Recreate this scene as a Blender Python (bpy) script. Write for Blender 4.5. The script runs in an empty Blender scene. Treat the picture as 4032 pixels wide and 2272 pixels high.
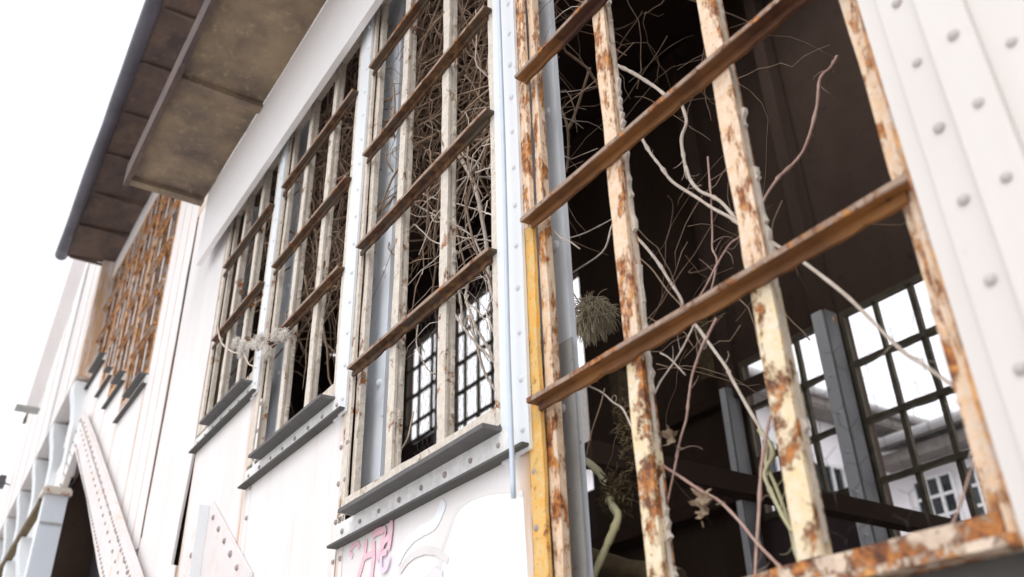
import bpy, math, random
from mathutils import Vector, Matrix
random.seed(7)
S = 1.4                      # metres per modelling unit (unit = distance from viewer to facade)
sc = bpy.context.scene
col = sc.collection
R = math.radians

# ---------------------------------------------------------------- mesh builder
class MB:
    def __init__(s): s.v = []; s.f = []; s.sm = []; s.two = []   # two: face ranges that take the second material
    def poly(s, pts, smooth=False):
        b = len(s.v); s.v += [tuple(p) for p in pts]; s.f.append(list(range(b, b+len(pts)))); s.sm.append(smooth)
    def hexa(s, c, smooth=False):
        b = len(s.v); s.v += [tuple(p) for p in c]
        for q in ((0,3,2,1),(4,5,6,7),(0,1,5,4),(1,2,6,5),(2,3,7,6),(3,0,4,7)):
            s.f.append([b+i for i in q]); s.sm.append(smooth)
        return s
    def box(s, x0, x1, y0, y1, z0, z1):
        return s.hexa([(x0,y0,z0),(x1,y0,z0),(x1,y1,z0),(x0,y1,z0),(x0,y0,z1),(x1,y0,z1),(x1,y1,z1),(x0,y1,z1)])
    def bar(s, x0, x1, y0, y1, z0, z1, axis, n, jit, rag=0.0):
        """box cut into n lengths along axis, its long edges made uneven"""
        rings = []
        cur = [0.0]*8
        for i in range(n+1):
            t = i/n
            cur = [c*0.55 + random.uniform(-jit, jit) for c in cur]
            g = random.uniform(0, rag)*(random.random() < .5)
            if axis == 'z':
                z = z0+(z1-z0)*t
                rings.append([(x0+cur[0],y0+cur[4]*.4,z),(x1+cur[1]-g,y0+cur[5]*.4,z),(x1+cur[1]*.6-g,y1,z),(x0+cur[0]*.6,y1,z)])
            else:
                x = x0+(x1-x0)*t
                rings.append([(x,y0+cur[4]*.5,z0+cur[0]+g),(x,y0+cur[4]*.5,z1+cur[1]*.7),(x,y1,z1+cur[2]*.5),(x,y1,z0+cur[3]+g)])
        b = len(s.v)
        for r in rings: s.v += r
        for i in range(n):
            for k in range(4):
                a = b+i*4+k; c = b+i*4+(k+1)%4
                s.f.append([a, c, c+4, a+4]); s.sm.append(False)
        s.f.append([b+3,b+2,b+1,b]); s.sm.append(False)
        e = b+n*4; s.f.append([e,e+1,e+2,e+3]); s.sm.append(False)
        return s
    def prism_y(s, xz, y0, y1):
        """outline in the x-z plane given thickness from y0 to y1"""
        n = len(xz); b = len(s.v)
        s.v += [(x,y0,z) for x,z in xz]+[(x,y1,z) for x,z in xz]
        s.f.append([b+i for i in range(n)]); s.sm.append(False)
        s.f.append([b+n+i for i in reversed(range(n))]); s.sm.append(False)
        for i in range(n):
            j = (i+1)%n
            s.f.append([b+i,b+n+i,b+n+j,b+j]); s.sm.append(False)
        return s
    def prism_x(s, yz, x0, x1):
        n = len(yz); b = len(s.v)
        s.v += [(x0,y,z) for y,z in yz]+[(x1,y,z) for y,z in yz]
        s.f.append([b+i for i in range(n)]); s.sm.append(False)
        s.f.append([b+n+i for i in reversed(range(n))]); s.sm.append(False)
        for i in range(n):
            j = (i+1)%n
            s.f.append([b+i,b+n+i,b+n+j,b+j]); s.sm.append(False)
        return s
    def rivet(s, x, y, z, r, d=(0,-1,0)):
        """domed rivet head sitting on a face that looks along d"""
        d = Vector(d).normalized(); r *= random.uniform(.88, 1.12)
        u = d.orthogonal().normalized(); w = d.cross(u)
        c = Vector((x,y,z)); b = len(s.v); K = 9; f0 = len(s.f)
        rings = ((1.0,0.0),(.92,.35),(.62,.62))
        for rr, h in rings:
            for k in range(K):
                a = 2*math.pi*k/K
                s.v.append(tuple(c+(u*math.cos(a)+w*math.sin(a))*r*rr+d*r*h))
        s.v.append(tuple(c+d*r*.74))
        for i in range(2):
            for k in range(K):
                a = b+i*K+k; e = b+i*K+(k+1)%K
                s.f.append([a,e,e+K,a+K]); s.sm.append(True)
        for k in range(K):
            s.f.append([b+2*K+k, b+2*K+(k+1)%K, b+3*K]); s.sm.append(True)
        s.two.append((f0, len(s.f)))
        return s
    def tube(s, pts, r, seg=6, r1=None, wob=0.0, sub=4, knots=0.0):
        """round stem through the points (smooth curve), tapering from r to r1"""
        P = [Vector(p) for p in pts]
        if sub > 1 and len(P) > 2:
            Q = []
            for i in range(len(P)-1):
                p0 = P[max(i-1,0)]; p1 = P[i]; p2 = P[i+1]; p3 = P[min(i+2,len(P)-1)]
                for k in range(sub):
                    t = k/sub
                    Q.append(.5*((2*p1)+(p2-p0)*t+(2*p0-5*p1+4*p2-p3)*t*t+(3*p1-p0-3*p2+p3)*t**3))
            Q.append(P[-1]); P = Q
        if r1 is None: r1 = r
        n = len(P); b = len(s.v); u = None
        for i in range(n):
            t = (P[min(i+1,n-1)]-P[max(i-1,0)])
            if t.length < 1e-9: t = Vector((0,0,1))
            t.normalize()
            if u is None: u = t.orthogonal().normalized()
            u = (u-t*u.dot(t))
            if u.length < 1e-6: u = t.orthogonal()
            u.normalize(); w = t.cross(u)
            rr = r+(r1-r)*i/(n-1)
            rr *= 1+random.uniform(-wob, wob)
            if knots and random.random() < knots: rr *= 1.45
            for k in range(seg):
                a = 2*math.pi*k/seg
                s.v.append(tuple(P[i]+(u*math.cos(a)+w*math.sin(a))*rr))
        for i in range(n-1):
            for k in range(seg):
                a = b+i*seg+k; e = b+i*seg+(k+1)%seg
                s.f.append([a,e,e+seg,a+seg]); s.sm.append(True)
        s.f.append([b+k for k in reversed(range(seg))]); s.sm.append(False)
        s.f.append([b+(n-1)*seg+k for k in range(seg)]); s.sm.append(False)
        return P
    def build(s, name, mat, parent=None, loc=(0,0,0), label=None, kind=None, mat2=None):
        """ONE mesh object; coordinates are world units, loc is the thing's base"""
        o0 = Vector(loc)
        if parent is not None:
            q = parent; base = Vector((0,0,0))
            while q is not None: base += Vector(q.location); q = q.parent
            o0 = base/S
        me = bpy.data.meshes.new(name)
        me.from_pydata([tuple((Vector(v)-o0)*S) for v in s.v], [], s.f)
        me.polygons.foreach_set('use_smooth', s.sm)
        me.materials.append(mat)
        if mat2:
            me.materials.append(mat2)
            for f0, f1 in s.two:
                for i in range(f0, f1): me.polygons[i].material_index = 1
        me.update()
        o = bpy.data.objects.new(name, me); col.objects.link(o)
        if parent is not None: o.parent = parent
        else: o.location = o0*S
        if label: o['label'] = label
        if kind: o['kind'] = kind
        return o

def tag(o, label=None, cat=None, group=None, kind=None):
    if label: o['label'] = label
    if cat: o['category'] = cat
    if group: o['group'] = group
    if kind: o['kind'] = kind
    return o
def empty(name, loc, label, cat, group=None):
    o = bpy.data.objects.new(name, None); col.objects.link(o)
    o.location = Vector(loc)*S; o.empty_display_size = .2
    return tag(o, label, cat, group)

# ---------------------------------------------------------------- materials
def mat_new(name, rough=.7):
    m = bpy.data.materials.new(name); m.use_nodes = True
    nt = m.node_tree; b = nt.nodes['Principled BSDF']
    b.inputs['Roughness'].default_value = rough
    return m, nt, b
def N(nt, kind, **kw):
    n = nt.nodes.new(kind)
    for k, v in kw.items():
        if hasattr(n, k): setattr(n, k, v)
        else: n.inputs[k.replace('_',' ')].default_value = v
    return n
def coords(nt, scale):
    tc = N(nt,'ShaderNodeTexCoord'); mp = N(nt,'ShaderNodeMapping')
    nt.links.new(tc.outputs['Object'], mp.inputs['Vector']); mp.inputs['Scale'].default_value = scale
    return mp.outputs['Vector']
def noise(nt, vec, scale, detail=6, rough=.6, dist=0.0):
    n = N(nt,'ShaderNodeTexNoise'); n.inputs['Scale'].default_value = scale; n.inputs['Detail'].default_value = detail
    n.inputs['Roughness'].default_value = rough; n.inputs['Distortion'].default_value = dist
    nt.links.new(vec, n.inputs['Vector']); return n.outputs['Fac']
def ramp(nt, fac, stops, interp='LINEAR'):
    r = N(nt,'ShaderNodeValToRGB'); cr = r.color_ramp; cr.interpolation = interp
    while len(cr.elements) < len(stops): cr.elements.new(.5)
    for e, (p, c) in zip(cr.elements, stops):
        e.position = p; e.color = (c, c, c, 1) if isinstance(c, (int, float)) else (*c, 1)
    nt.links.new(fac, r.inputs['Fac']); return r.outputs['Color']
def mix(nt, fac, a, b, mode='MIX'):
    m = N(nt,'ShaderNodeMix', data_type='RGBA', blend_type=mode)
    for sock, val in (('Factor',fac),('A',a),('B',b)):
        s = [i for i in m.inputs if i.name == sock and (i.type == 'VALUE' if sock == 'Factor' else i.type == 'RGBA')][0]
        if hasattr(val, 'links'): nt.links.new(val, s)
        else: s.default_value = val if sock == 'Factor' else (*val, 1)
    return [o for o in m.outputs if o.type == 'RGBA'][0]
def bump(nt, b, h, strength=.4, dist=.004):
    bp = N(nt,'ShaderNodeBump'); bp.inputs['Strength'].default_value = strength; bp.inputs['Distance'].default_value = dist
    nt.links.new(h, bp.inputs['Height']); nt.links.new(bp.outputs['Normal'], b.inputs['Normal'])

def peel(name, paint, rusts, lo, hi, scale=8, stretch=(1,1,.75), bstr=.7, paint2=None):
    """flaking paint over rusty steel"""
    m, nt, b = mat_new(name, .62)
    v = coords(nt, stretch); v1 = coords(nt, (1,1,1))
    scale *= 1.6; hi = lo+(hi-lo)*.5
    n1 = noise(nt, v, scale, 9, .72, .25); n2 = noise(nt, v1, scale*3.1, 7, .6, .3); n3 = noise(nt, v1, scale*9, 4, .6)
    mask = ramp(nt, n1, [(lo,0),(hi,1)])
    rust = ramp(nt, n2, [(.28,rusts[0]),(.45,rusts[1]),(.60,rusts[2]),(.72,rusts[3])])
    p2 = paint2 or tuple(c*.78 for c in paint)
    pt = mix(nt, ramp(nt, n2, [(.35,0),(.68,1)]), paint, p2)
    pt = mix(nt, ramp(nt, n3, [(.60,0),(.74,.75)]), pt, rusts[1])
    c = mix(nt, mask, pt, rust)
    nt.links.new(c, b.inputs['Base Color'])
    inv = N(nt,'ShaderNodeMath', operation='SUBTRACT'); inv.inputs[0].default_value = 1; nt.links.new(mask, inv.inputs[1])
    ad = N(nt,'ShaderNodeMath', operation='ADD'); nt.links.new(inv.outputs[0], ad.inputs[0]); nt.links.new(n3, ad.inputs[1])
    bump(nt, b, ad.outputs[0], bstr, .003)
    return m
def plain(name, c1, c2, scale=5, stretch=(1,1,1), rough=.7, bstr=.25, c3=None, t3=(.62,.75), detail=6):
    """mottled surface; c3 breaks through where the noise is high"""
    m, nt, b = mat_new(name, rough)
    v = coords(nt, stretch); n1 = noise(nt, v, scale, detail, .6, .2); n2 = noise(nt, coords(nt,(1,1,1)), scale*6, 5, .6)
    c = mix(nt, ramp(nt, n1, [(.35,0),(.65,1)]), c1, c2)
    if c3: c = mix(nt, ramp(nt, n2, [(t3[0],0),(t3[1],1)]), c, c3)
    nt.links.new(c, b.inputs['Base Color']); bump(nt, b, n2, bstr, .003)
    return m

RUST = [(.05,.018,.009),(.19,.062,.02),(.52,.20,.045),(.66,.37,.12)]
M = {}
M['cream']   = peel('peeling_cream_paint', (.77,.70,.61), RUST, .58, .68, 7)
M['cream_rust'] = peel('cream_paint_with_heavy_rust', (.76,.62,.49), RUST, .47, .58, 7)
M['yellow']  = peel('yellowed_cream_paint', (.81,.63,.36), RUST, .50, .60, 6, paint2=(.82,.74,.60))
M['ochre']   = peel('ochre_primer', (.80,.42,.075), [(.10,.03,.01),(.35,.12,.03),(.62,.28,.06),(.75,.5,.2)], .60, .72, 6, paint2=(.72,.52,.22))
M['transom_orange'] = plain('orange_brown_bar', (.058,.019,.010), (.28,.12,.032), 2.3, (1,1,1), .6, .5, (.05,.02,.012), (.60,.72), detail=9)
M['apricot'] = peel('apricot_faded_paint', (.80,.54,.33), [(.09,.026,.010),(.27,.085,.022),(.58,.235,.05),(.68,.38,.13)], .50, .64, 8, (1.6,1.6,.6), .6, (.82,.69,.56))
M['lip']  = peel('worn_lit_bar_edge', (.40,.28,.21), RUST, .52, .64, 9)  # shelf edge coloured lighter for the light on its front face
M['pinkcream'] = peel('pinkish_cream_paint', (.66,.56,.52), RUST, .55, .66, 6)
M['brace'] = plain('white_paint_with_pale_rust_bleed', (.80,.77,.78), (.74,.69,.69), 1.4, (1,1,1), .55, .15, (.80,.55,.38), (.54,.76))
M['rivet'] = plain('shaded_rivet_head', (.30,.25,.24), (.42,.36,.34), 20)  # darker than the plates: shading of the heads put into the colour
M['transom'] = peel('brown_rusted_bar', (.095,.068,.045), [(.03,.012,.006),(.085,.034,.015),(.16,.08,.03),(.24,.15,.06)], .44, .6, 5, (.5,1,1))
M['rust']    = peel('orange_rust', (.62,.50,.43), [(.20,.09,.045),(.42,.20,.09),(.70,.36,.12),(.60,.46,.35)], .43, .58, 4)
M['sill']    = peel('grey_sill_paint', (.13,.125,.125), [(.05,.045,.04),(.11,.09,.08),(.2,.16,.12),(.3,.25,.2)], .60, .72, 6, (.4,1,1))
M['sillweb'] = peel('pale_sill_paint', (.88,.88,.88), [(.2,.16,.13),(.36,.3,.25),(.5,.42,.34),(.55,.48,.4)], .62, .74, 6, (.5,1,1))
def white_wall():
    m, nt, b = mat_new('white_painted_sheet', .55)
    v = coords(nt, (1.6,1,.25)); n1 = noise(nt, v, 1.6, 5, .55, .4); n2 = noise(nt, coords(nt,(3,3,.35)), 5, 6, .65); n3 = noise(nt, coords(nt,(1,1,1)), 40, 4, .6)
    c = mix(nt, ramp(nt, n1, [(.38,0),(.66,1)]), (.82,.805,.81), (.78,.745,.73))
    tc = N(nt,'ShaderNodeTexCoord'); sx = N(nt,'ShaderNodeSeparateXYZ'); nt.links.new(tc.outputs['Generated'], sx.inputs[0])   # rust creeping in from the sheet edges
    m1 = N(nt,'ShaderNodeMath', operation='SUBTRACT'); nt.links.new(sx.outputs['X'], m1.inputs[0]); m1.inputs[1].default_value = .5
    m2 = N(nt,'ShaderNodeMath', operation='ABSOLUTE'); nt.links.new(m1.outputs[0], m2.inputs[0])
    m3 = N(nt,'ShaderNodeMath', operation='MULTIPLY'); nt.links.new(ramp(nt, m2.outputs[0], [(.44,0),(.50,1)]), m3.inputs[0]); nt.links.new(ramp(nt, n2, [(.34,0),(.58,.95)]), m3.inputs[1])
    c = mix(nt, m3.outputs[0], c, (.58,.34,.17))
    c = mix(nt, ramp(nt, n2, [(.57,0),(.80,.6)]), c, (.66,.52,.42))
    c = mix(nt, ramp(nt, n3, [(.66,0),(.76,.35)]), c, (.5,.42,.36))
    nt.links.new(c, b.inputs['Base Color']); bump(nt, b, n1, .12, .01)
    return m
M['white'] = white_wall()
M['frieze'] = plain('white_board_paint', (.90,.885,.89), (.86,.84,.84), 1.5, (.4,1,1), .6, .1)
M['post']  = plain('pale_blue_white_paint', (.74,.79,.83), (.80,.82,.84), 3, (1,1,.3), .5, .1, (.55,.45,.38), (.68,.8))
M['steelblue'] = plain('grey_blue_steel_paint', (.70,.76,.84), (.76,.80,.85), 4, (1,1,.4), .45, .15, (.25,.2,.17), (.68,.76))
M['steelgrey'] = plain('weathered_grey_steel', (.36,.355,.35), (.44,.44,.43), 7, (1,1,.6), .6, .3, (.16,.12,.1), (.62,.74))
M['soffit'] = plain('stained_soffit_board', (.29,.215,.14), (.115,.085,.07), 2.4, (1,1,1), .85, .4, (.34,.27,.17), (.56,.76))
M['roof']  = plain('dark_roof_sheet', (.055,.040,.042), (.13,.085,.065), 2.6, (1,1.5,1), .8, .5, (.16,.11,.075), (.58,.72))
M['gutter'] = plain('dark_zinc', (.055,.055,.075), (.09,.085,.11), 3, (1,1,1), .5, .2)
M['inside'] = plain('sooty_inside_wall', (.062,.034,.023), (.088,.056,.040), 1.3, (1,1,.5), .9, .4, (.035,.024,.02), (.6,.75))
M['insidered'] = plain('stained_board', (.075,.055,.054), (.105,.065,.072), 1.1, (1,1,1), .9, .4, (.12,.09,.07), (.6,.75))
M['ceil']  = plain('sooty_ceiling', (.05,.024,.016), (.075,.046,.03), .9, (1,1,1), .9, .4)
M['greyrecess'] = plain('grey_plaster', (.20,.19,.21), (.27,.25,.27), 1.5, (1,1,1), .9, .2)
M['sidegrey'] = plain('mid_grey_steel', (.24,.24,.25), (.32,.32,.33), 4, (1,1,.5), .7, .2)
M['darkgrey'] = plain('dark_grey_sheet', (.07,.07,.065), (.10,.095,.09), 3, (1,1,1), .8, .3)
M['oppbar'] = plain('mouldy_dark_bars', (.085,.07,.052), (.14,.12,.08), 9, (1,1,1), .8, .5, (.16,.15,.09), (.58,.7))
M['graf_pink'] = plain('pink_spray_paint', (.87,.50,.58), (.83,.54,.64), 4, rough=.6, bstr=.05, c3=(.86,.66,.72), t3=(.52,.72))
M['graf_violet'] = plain('lilac_spray_paint', (.86,.70,.88), (.84,.66,.84), 4, rough=.6, bstr=.05)
M['graf_grey'] = plain('grey_spray_paint', (.70,.67,.67), (.78,.76,.76), 5, rough=.6, bstr=.05)
M['graf_blue'] = plain('pale_blue_spray_paint', (.82,.87,.91), (.84,.87,.91), 5, rough=.6, bstr=.05)
M['graf_lav'] = plain('lavender_spray_paint', (.73,.72,.80), (.77,.76,.83), 5, rough=.6, bstr=.05)
M['graf_white'] = plain('white_spray_paint', (.90,.90,.90), (.87,.87,.88), 5, rough=.6, bstr=.05)
M['twig']  = plain('dry_grey_brown_bark', (.60,.50,.42), (.76,.67,.59), 30, (1,1,1), .85, .5, (.24,.16,.11), (.6,.75))
M['twigdark'] = plain('dry_brown_bark', (.23,.15,.10), (.36,.26,.185), 18, (1,1,1), .85, .5, (.14,.08,.05), (.6,.75))
M['twigred'] = plain('reddish_dry_cane', (.46,.28,.235), (.58,.42,.36), 14, (1,1,1), .8, .4)
M['twiggreen'] = plain('yellow_green_stem', (.48,.45,.24), (.62,.58,.40), 10, (1,1,.5), .7, .4, (.25,.2,.12), (.6,.75))
M['seed']  = plain('pale_fluff', (.92,.89,.84), (.85,.80,.73), 20, rough=.9)
M['straw'] = plain('tan_dry_grass', (.56,.47,.32), (.70,.62,.46), 20, rough=.9)
M['leaf']  = plain('dry_tan_leaf', (.50,.40,.29), (.24,.17,.11), 22, rough=.85, bstr=.6)
M['moss']  = plain('brown_moss', (.10,.065,.04), (.17,.13,.06), 12, rough=.95, bstr=.8)
M['wire']  = plain('dark_wire', (.05,.045,.045), (.08,.07,.065), 30, rough=.5)
M['cable'] = plain('pale_blue_cable_sheath', (.55,.66,.80), (.62,.71,.82), 8, rough=.4, bstr=.05)
M['nwall'] = plain('white_render', (.90,.88,.91), (.86,.84,.87), 2, rough=.9, bstr=.2)
M['nroof'] = plain('grey_roof_edge', (.24,.22,.21), (.32,.29,.27), 6, (1,1,1), .8, .4)
M['nsoffit'] = plain('dark_eave_boards', (.16,.14,.13), (.21,.19,.18), 4, (1,1,1), .9, .3)
M['nwhite'] = plain('white_window_paint', (.78,.78,.80), (.72,.72,.74), 6, rough=.5, bstr=.1)
M['rearcol'] = plain('pale_blue_column_paint', (.84,.87,.91), (.88,.90,.93), 4, (1,1,.4), .45, .1, (.45,.4,.36), (.70,.8))
M['zinc']  = plain('pale_zinc', (.50,.50,.51), (.60,.59,.60), 5, rough=.45, bstr=.1)
M['duct']  = plain('beige_duct_sheet', (.66,.62,.62), (.72,.69,.69), 3, (1,1,.4), .6, .2)
m, nt, b = mat_new('dark_window_glass', .08); b.inputs['Base Color'].default_value = (.02,.025,.03,1); b.inputs['IOR'].default_value = 1.5
M['glass'] = m
M['ground'] = plain('gravelly_concrete', (.54,.52,.50), (.60,.58,.56), .8, (1,1,1), .95, .5, (.2,.18,.15), (.55,.7))
M['lamp'] = plain('dark_lamp_casing', (.05,.05,.07), (.08,.07,.09), 8, rough=.5)

# ---------------------------------------------------------------- ground
g = MB(); g.box(-300,300,-300,300,-1.35,-1.15)
tag(g.build('ground', M['ground']), kind='structure')

# ---------------------------------------------------------------- the factory building
ROOT = empty('factory_building', (-6, 1.1, -1.15), 'long derelict white steel factory with rusty stepped windows and dark overhanging eaves', 'factory')
FY = 1.04                                     # plane of the window frames
GZ = [.262, .716, 1.168, 1.612, 2.0, 2.42, 2.80]

def sub(mb, name, mat, parent, label=None, mat2=None): return mb.build(name, M[mat], parent, label=label, mat2=M[mat2] if mat2 else None)

def window(xl, xr, sill, lips, top, fm='cream', mm='cream', tm='transom', jit=.002, label=None, lm=None, seg=1.0, y0=FY, sillmat='sill', tone=None, web=None, xn=None):
    XL, XR = xl*y0, xr*y0; zt = top
    z0 = sill+.012
    n = max(6, int((zt-z0)*14*seg))
    f = MB()
    if tone:
        f.bar(XL, XL+.045, y0, y0+.010, tone+.002, zt, 'z', n, jit)
    else:
        f.bar(XL, XL+.045, y0, y0+.010, z0, zt, 'z', n, jit)             # left jamb, face strip
    f.bar(XL+.043, XL+.072, y0+.017, y0+.036, z0+.03, zt, 'z', n, jit*1.3)  # its stepped inner strip
    f.bar(XR-.030, XR, y0+.001, y0+.011, z0, zt, 'z', n, jit)
    f.bar(XR-.052, XR-.028, y0+.017, y0+.036, z0+.03, zt, 'z', n, jit*1.3)
    f.box(XL+.001, XR-.001, y0+.0005, y0+.037, zt-.04, zt+.01)
    w = f.build('window', M[lm or fm], ROOT, label=label)
    f = MB(); f.bar(XL+.0455, XR-.0305, y0+.002, y0+.040, z0, z0+(.028 if tone else .048), 'x', int(12*seg)+4, jit*1.2); sub(f, 'bottom_rail', 'cream_rust' if tone else fm, w)
    if tone:
        j_ = MB(); j_.bar(XL, XL+.045, y0, y0+.010, z0, tone, 'z', n, jit); sub(j_, 'jamb', 'ochre', w, 'jamb bright with orange primer')
    pw = (XR-XL-.02)/3
    for k in (1, 2):
        xm = XL+pw*k+.004
        cut = [(z0+.03, zt, mm)]
        if tone: cut = [(z0+.03, lips[0]*1.015-.02, 'yellow'), (lips[0]*1.015-.018, zt, mm)]
        for za, zb_, mt in cut:
            m_ = MB(); n_ = max(5, int((zb_-za)*16*seg))
            m_.bar(xm+.003, xm+.043, y0+.003, y0+.011, za, zb_, 'z', n_, jit)
            f0 = len(m_.f); m_.bar(xm+.018, xm+.037, y0+.0112, y0+.036, za, zb_, 'z', n_, jit*1.2); m_.two.append((f0, len(m_.f)))
            sub(m_, 'mullion', mt, w, mat2=web or mt)
        if seg > .9:                                                    # crusts of old putty left on the bar
            p_ = MB(); z = z0+.05; edge = []
            while z < zt-.1:
                h = random.uniform(.015, .09)
                if random.random() < .5:
                    for i in range(5): edge.append((xm+.038+random.uniform(.002, .012), z+h*i/4))
                else:
                    edge += [(xm+.0385, z), (xm+.0385, z+h)]
                z += h+.004
            p_.prism_y([(xm+.034, z0+.05)]+edge+[(xm+.034, edge[-1][1])], y0+.021, y0+.030)
            sub(p_, 'putty', 'cream', w)
    for z in lips:
        t_ = MB(); nx = int(14*seg)+5
        z = z*1.015
        t_.bar(xl*1.015, XR-.004, 1.015*y0/FY, y0+.004, z-.008, z, 'x', nx, jit*.8)                     # projecting drip shelf
        t_.bar(XL+.047, XR-.026, y0-.006, y0+.002, z-.026, z-.0075, 'x', nx*2, jit*.6, rag=.004)       # web under it
        t_ = sub(t_, 'transom', tm, w)
        l_ = MB(); l_.bar(xl*1.015, XR-.004, 1.0110, 1.0142, z-.0085, z+.0012, 'x', nx, jit*.5); sub(l_, 'lip', 'lip', w)
    s_ = MB()
    s_.bar(xl*.985+.0, XR+.006, .985*y0/FY, y0+.06, sill-.011, sill, 'x', int(10*seg)+3, jit*.5)
    sub(s_, 'sill', sillmat, w)
    v_ = MB()
    xe = xn*1.03-.004 if xn else XR+.006
    v_.box(XL+.012, xe, y0-.0065, y0+.012, sill-.072, sill-.0112)
    x = XL+.06
    while x < xe-.01:
        v_.rivet(x, y0-.0065, sill-.040, .0075); x += .118
    sub(v_, 'sill_plate', 'darkgrey' if tone else 'sillweb', w, mat2='rivet')
    d_ = MB(); d_.bar(XL+.004, xe+.002, y0-.028, y0+.012, sill-.079, sill-.0725, 'x', 8, jit*.4)
    sub(d_, 'drip_edge', 'darkgrey', w)
    return w

window(-1.408, -.483, .232, GZ[1:6], 2.86, fm='apricot', mm='apricot', tm='transom_orange', jit=.0022, tone=1.175, label='nearest window, its left jamb bright orange and its bars flaking cream paint', sillmat='cream_rust')
window(-2.365, -1.508, .713, GZ[2:6], 2.86, xn=-1.408, jit=.0024, label='second nearest window with cream bars, its sill one pane higher than the nearest')
window(-3.265, -2.445, 1.14, GZ[3:6], 2.86, xn=-2.365, jit=.002, label='window with a grey sill, its top panes full of dry twigs', seg=.95)
window(-4.09, -3.325, 1.545, [2.0, 2.42], 2.86, xn=-3.265, jit=.002, label='narrow looking window beside the plain white panels', seg=.8)
for (a, b_, s0, nr) in ((-6.36,-5.57,2.49,6), (-7.01,-6.39,2.835,5), (-7.53,-7.02,3.13,4), (-8.50,-7.58,3.50,3)):
    window(a, b_, s0, [s0+.34*k for k in range(1, nr)], 4.62, fm='rust', mm='pinkcream', web='rust', tm='rust', jit=.002, seg=.6,
           label='far window whose bars are all orange with rust' if nr == 6 else None)

# --- bay posts with riveted cover strips
def bay_post(xl, xprev, zb, z1=2.9):
    p = MB(); xr = xl*1.03
    p.box(xr-.052, xr, 1.030, 1.0385, zb, z1)
    p.box(xprev*FY+.002, xr-.0525, 1.036, 1.056, zb, z1)
    z = zb+.05
    while z < z1:
        p.rivet(xr-.022, 1.030, z, .0085); z += .116
    p.build('bay_post', M['post'], ROOT)
bay_post(-1.408, -1.508, .628); bay_post(-2.365, -2.445, 1.055); bay_post(-3.265, -3.325, 1.46)

# --- steel columns behind the frames
def i_column(x, z1=3.0, splice=None, zb=-1.15):
    c = MB()
    c.box(x-.10, x+.10, 1.12, 1.136, zb, z1)
    c.box(x-.05, x-.03, 1.1365, 1.20, zb, z1)
    for k in range(int((z1-zb)/.42)):
        c.rivet(x+.062, 1.12, zb+.2+k*.42, .014)
    o = c.build('steel_column', M['steelblue'], ROOT)
    if splice:
        s_ = MB(); s_.box(x-.104, x+.106, 1.114, 1.1195, zb, splice)
        s_.box(x-.104, x+.03, 1.085, 1.1135, splice-.05, splice+.02)
        for k in range(4): s_.rivet(x+.05, 1.114, splice-.25-k*.33, .014)
        sub(s_, 'splice_plate', 'steelgrey', o)
i_column(-1.50, splice=.885); i_column(-2.45); i_column(-3.44); i_column(-4.28)

# --- riveted end post right of the nearest window
p = MB()
p.box(-.497, -.466, 1.0, 1.06, -1.15, 3.0)
p.box(-.4655, -.408, .990, 1.055, -1.15, 3.0)
p.box(-.4075, -.350, .972, 1.05, -1.15, 3.0)
p.box(-.3495, -.285, .984, 1.05, -1.15, 3.0)
z = -1.1
while z < 3.0:
    p.rivet(-.437, .990, z, .0078); p.rivet(-.374, .972, z-.012, .0078); p.rivet(-.318, .984, z+.05, .0078); z += .1155
p.build('riveted_end_post', plain('end_post_paint', (.66,.62,.585), (.73,.70,.68), 2.2, (1.5,1,.35), .5, .15, (.66,.56,.46), (.70,.86)), ROOT, mat2=plain('shaded_post_rivet', (.50,.46,.44), (.58,.54,.52), 12))  # rivet heads darker than the post, their shading put into the colour
e = MB(); e.bar(-.507, -.4975, 1.010, 1.035, .28, 2.9, 'z', 46, .0028)
e.build('jamb_edge', M['rust'], ROOT, label='bright orange rusty edge of the end post')
w = MB(); w.box(-.2845, 3.0, 1.0, 1.05, -1.15, 3.0); w.build('wall_panel', M['white'], ROOT)

# --- white sheets below and between the windows
K = 1.045
def panel(x0, x1, zb, zt, mat='white', name='wall_panel', y=K, th=.012):
    q = MB(); b0, b1 = (zb, zb) if not callable(zb) else (zb(x0), zb(x1))
    q.prism_y([(x0*K, b0*K), (x1*K, b1*K), (x1*K, zt), (x0*K, zt)], y, y+th)
    return q.build(name, M[mat], ROOT)
zbr = lambda x: 1.0+.60*(-5.04-x)
panel(-1.395, -.475, -1.1, .15, 'darkgrey')
pb = panel(-2.352, -1.409, -1.1, .64)
panel(-3.262, -2.356, -1.1, 1.065)
panel(-4.055, -3.266, -1.1, 1.47)
for x_, z0_ in ((-1.452, .58), (-2.425, .95), (-2.475, .95), (-3.33, 1.40)):
    q = MB(); q.box(x_-.012, x_+.012, 1.0440, 1.0446, z0_-.6, z0_+.02)
    for k in range(5): q.rivet(x_, 1.0440, z0_-k*.116, .009)
    q.build('rivet_strip', M['white'], ROOT, mat2=M['rivet'])
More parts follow.
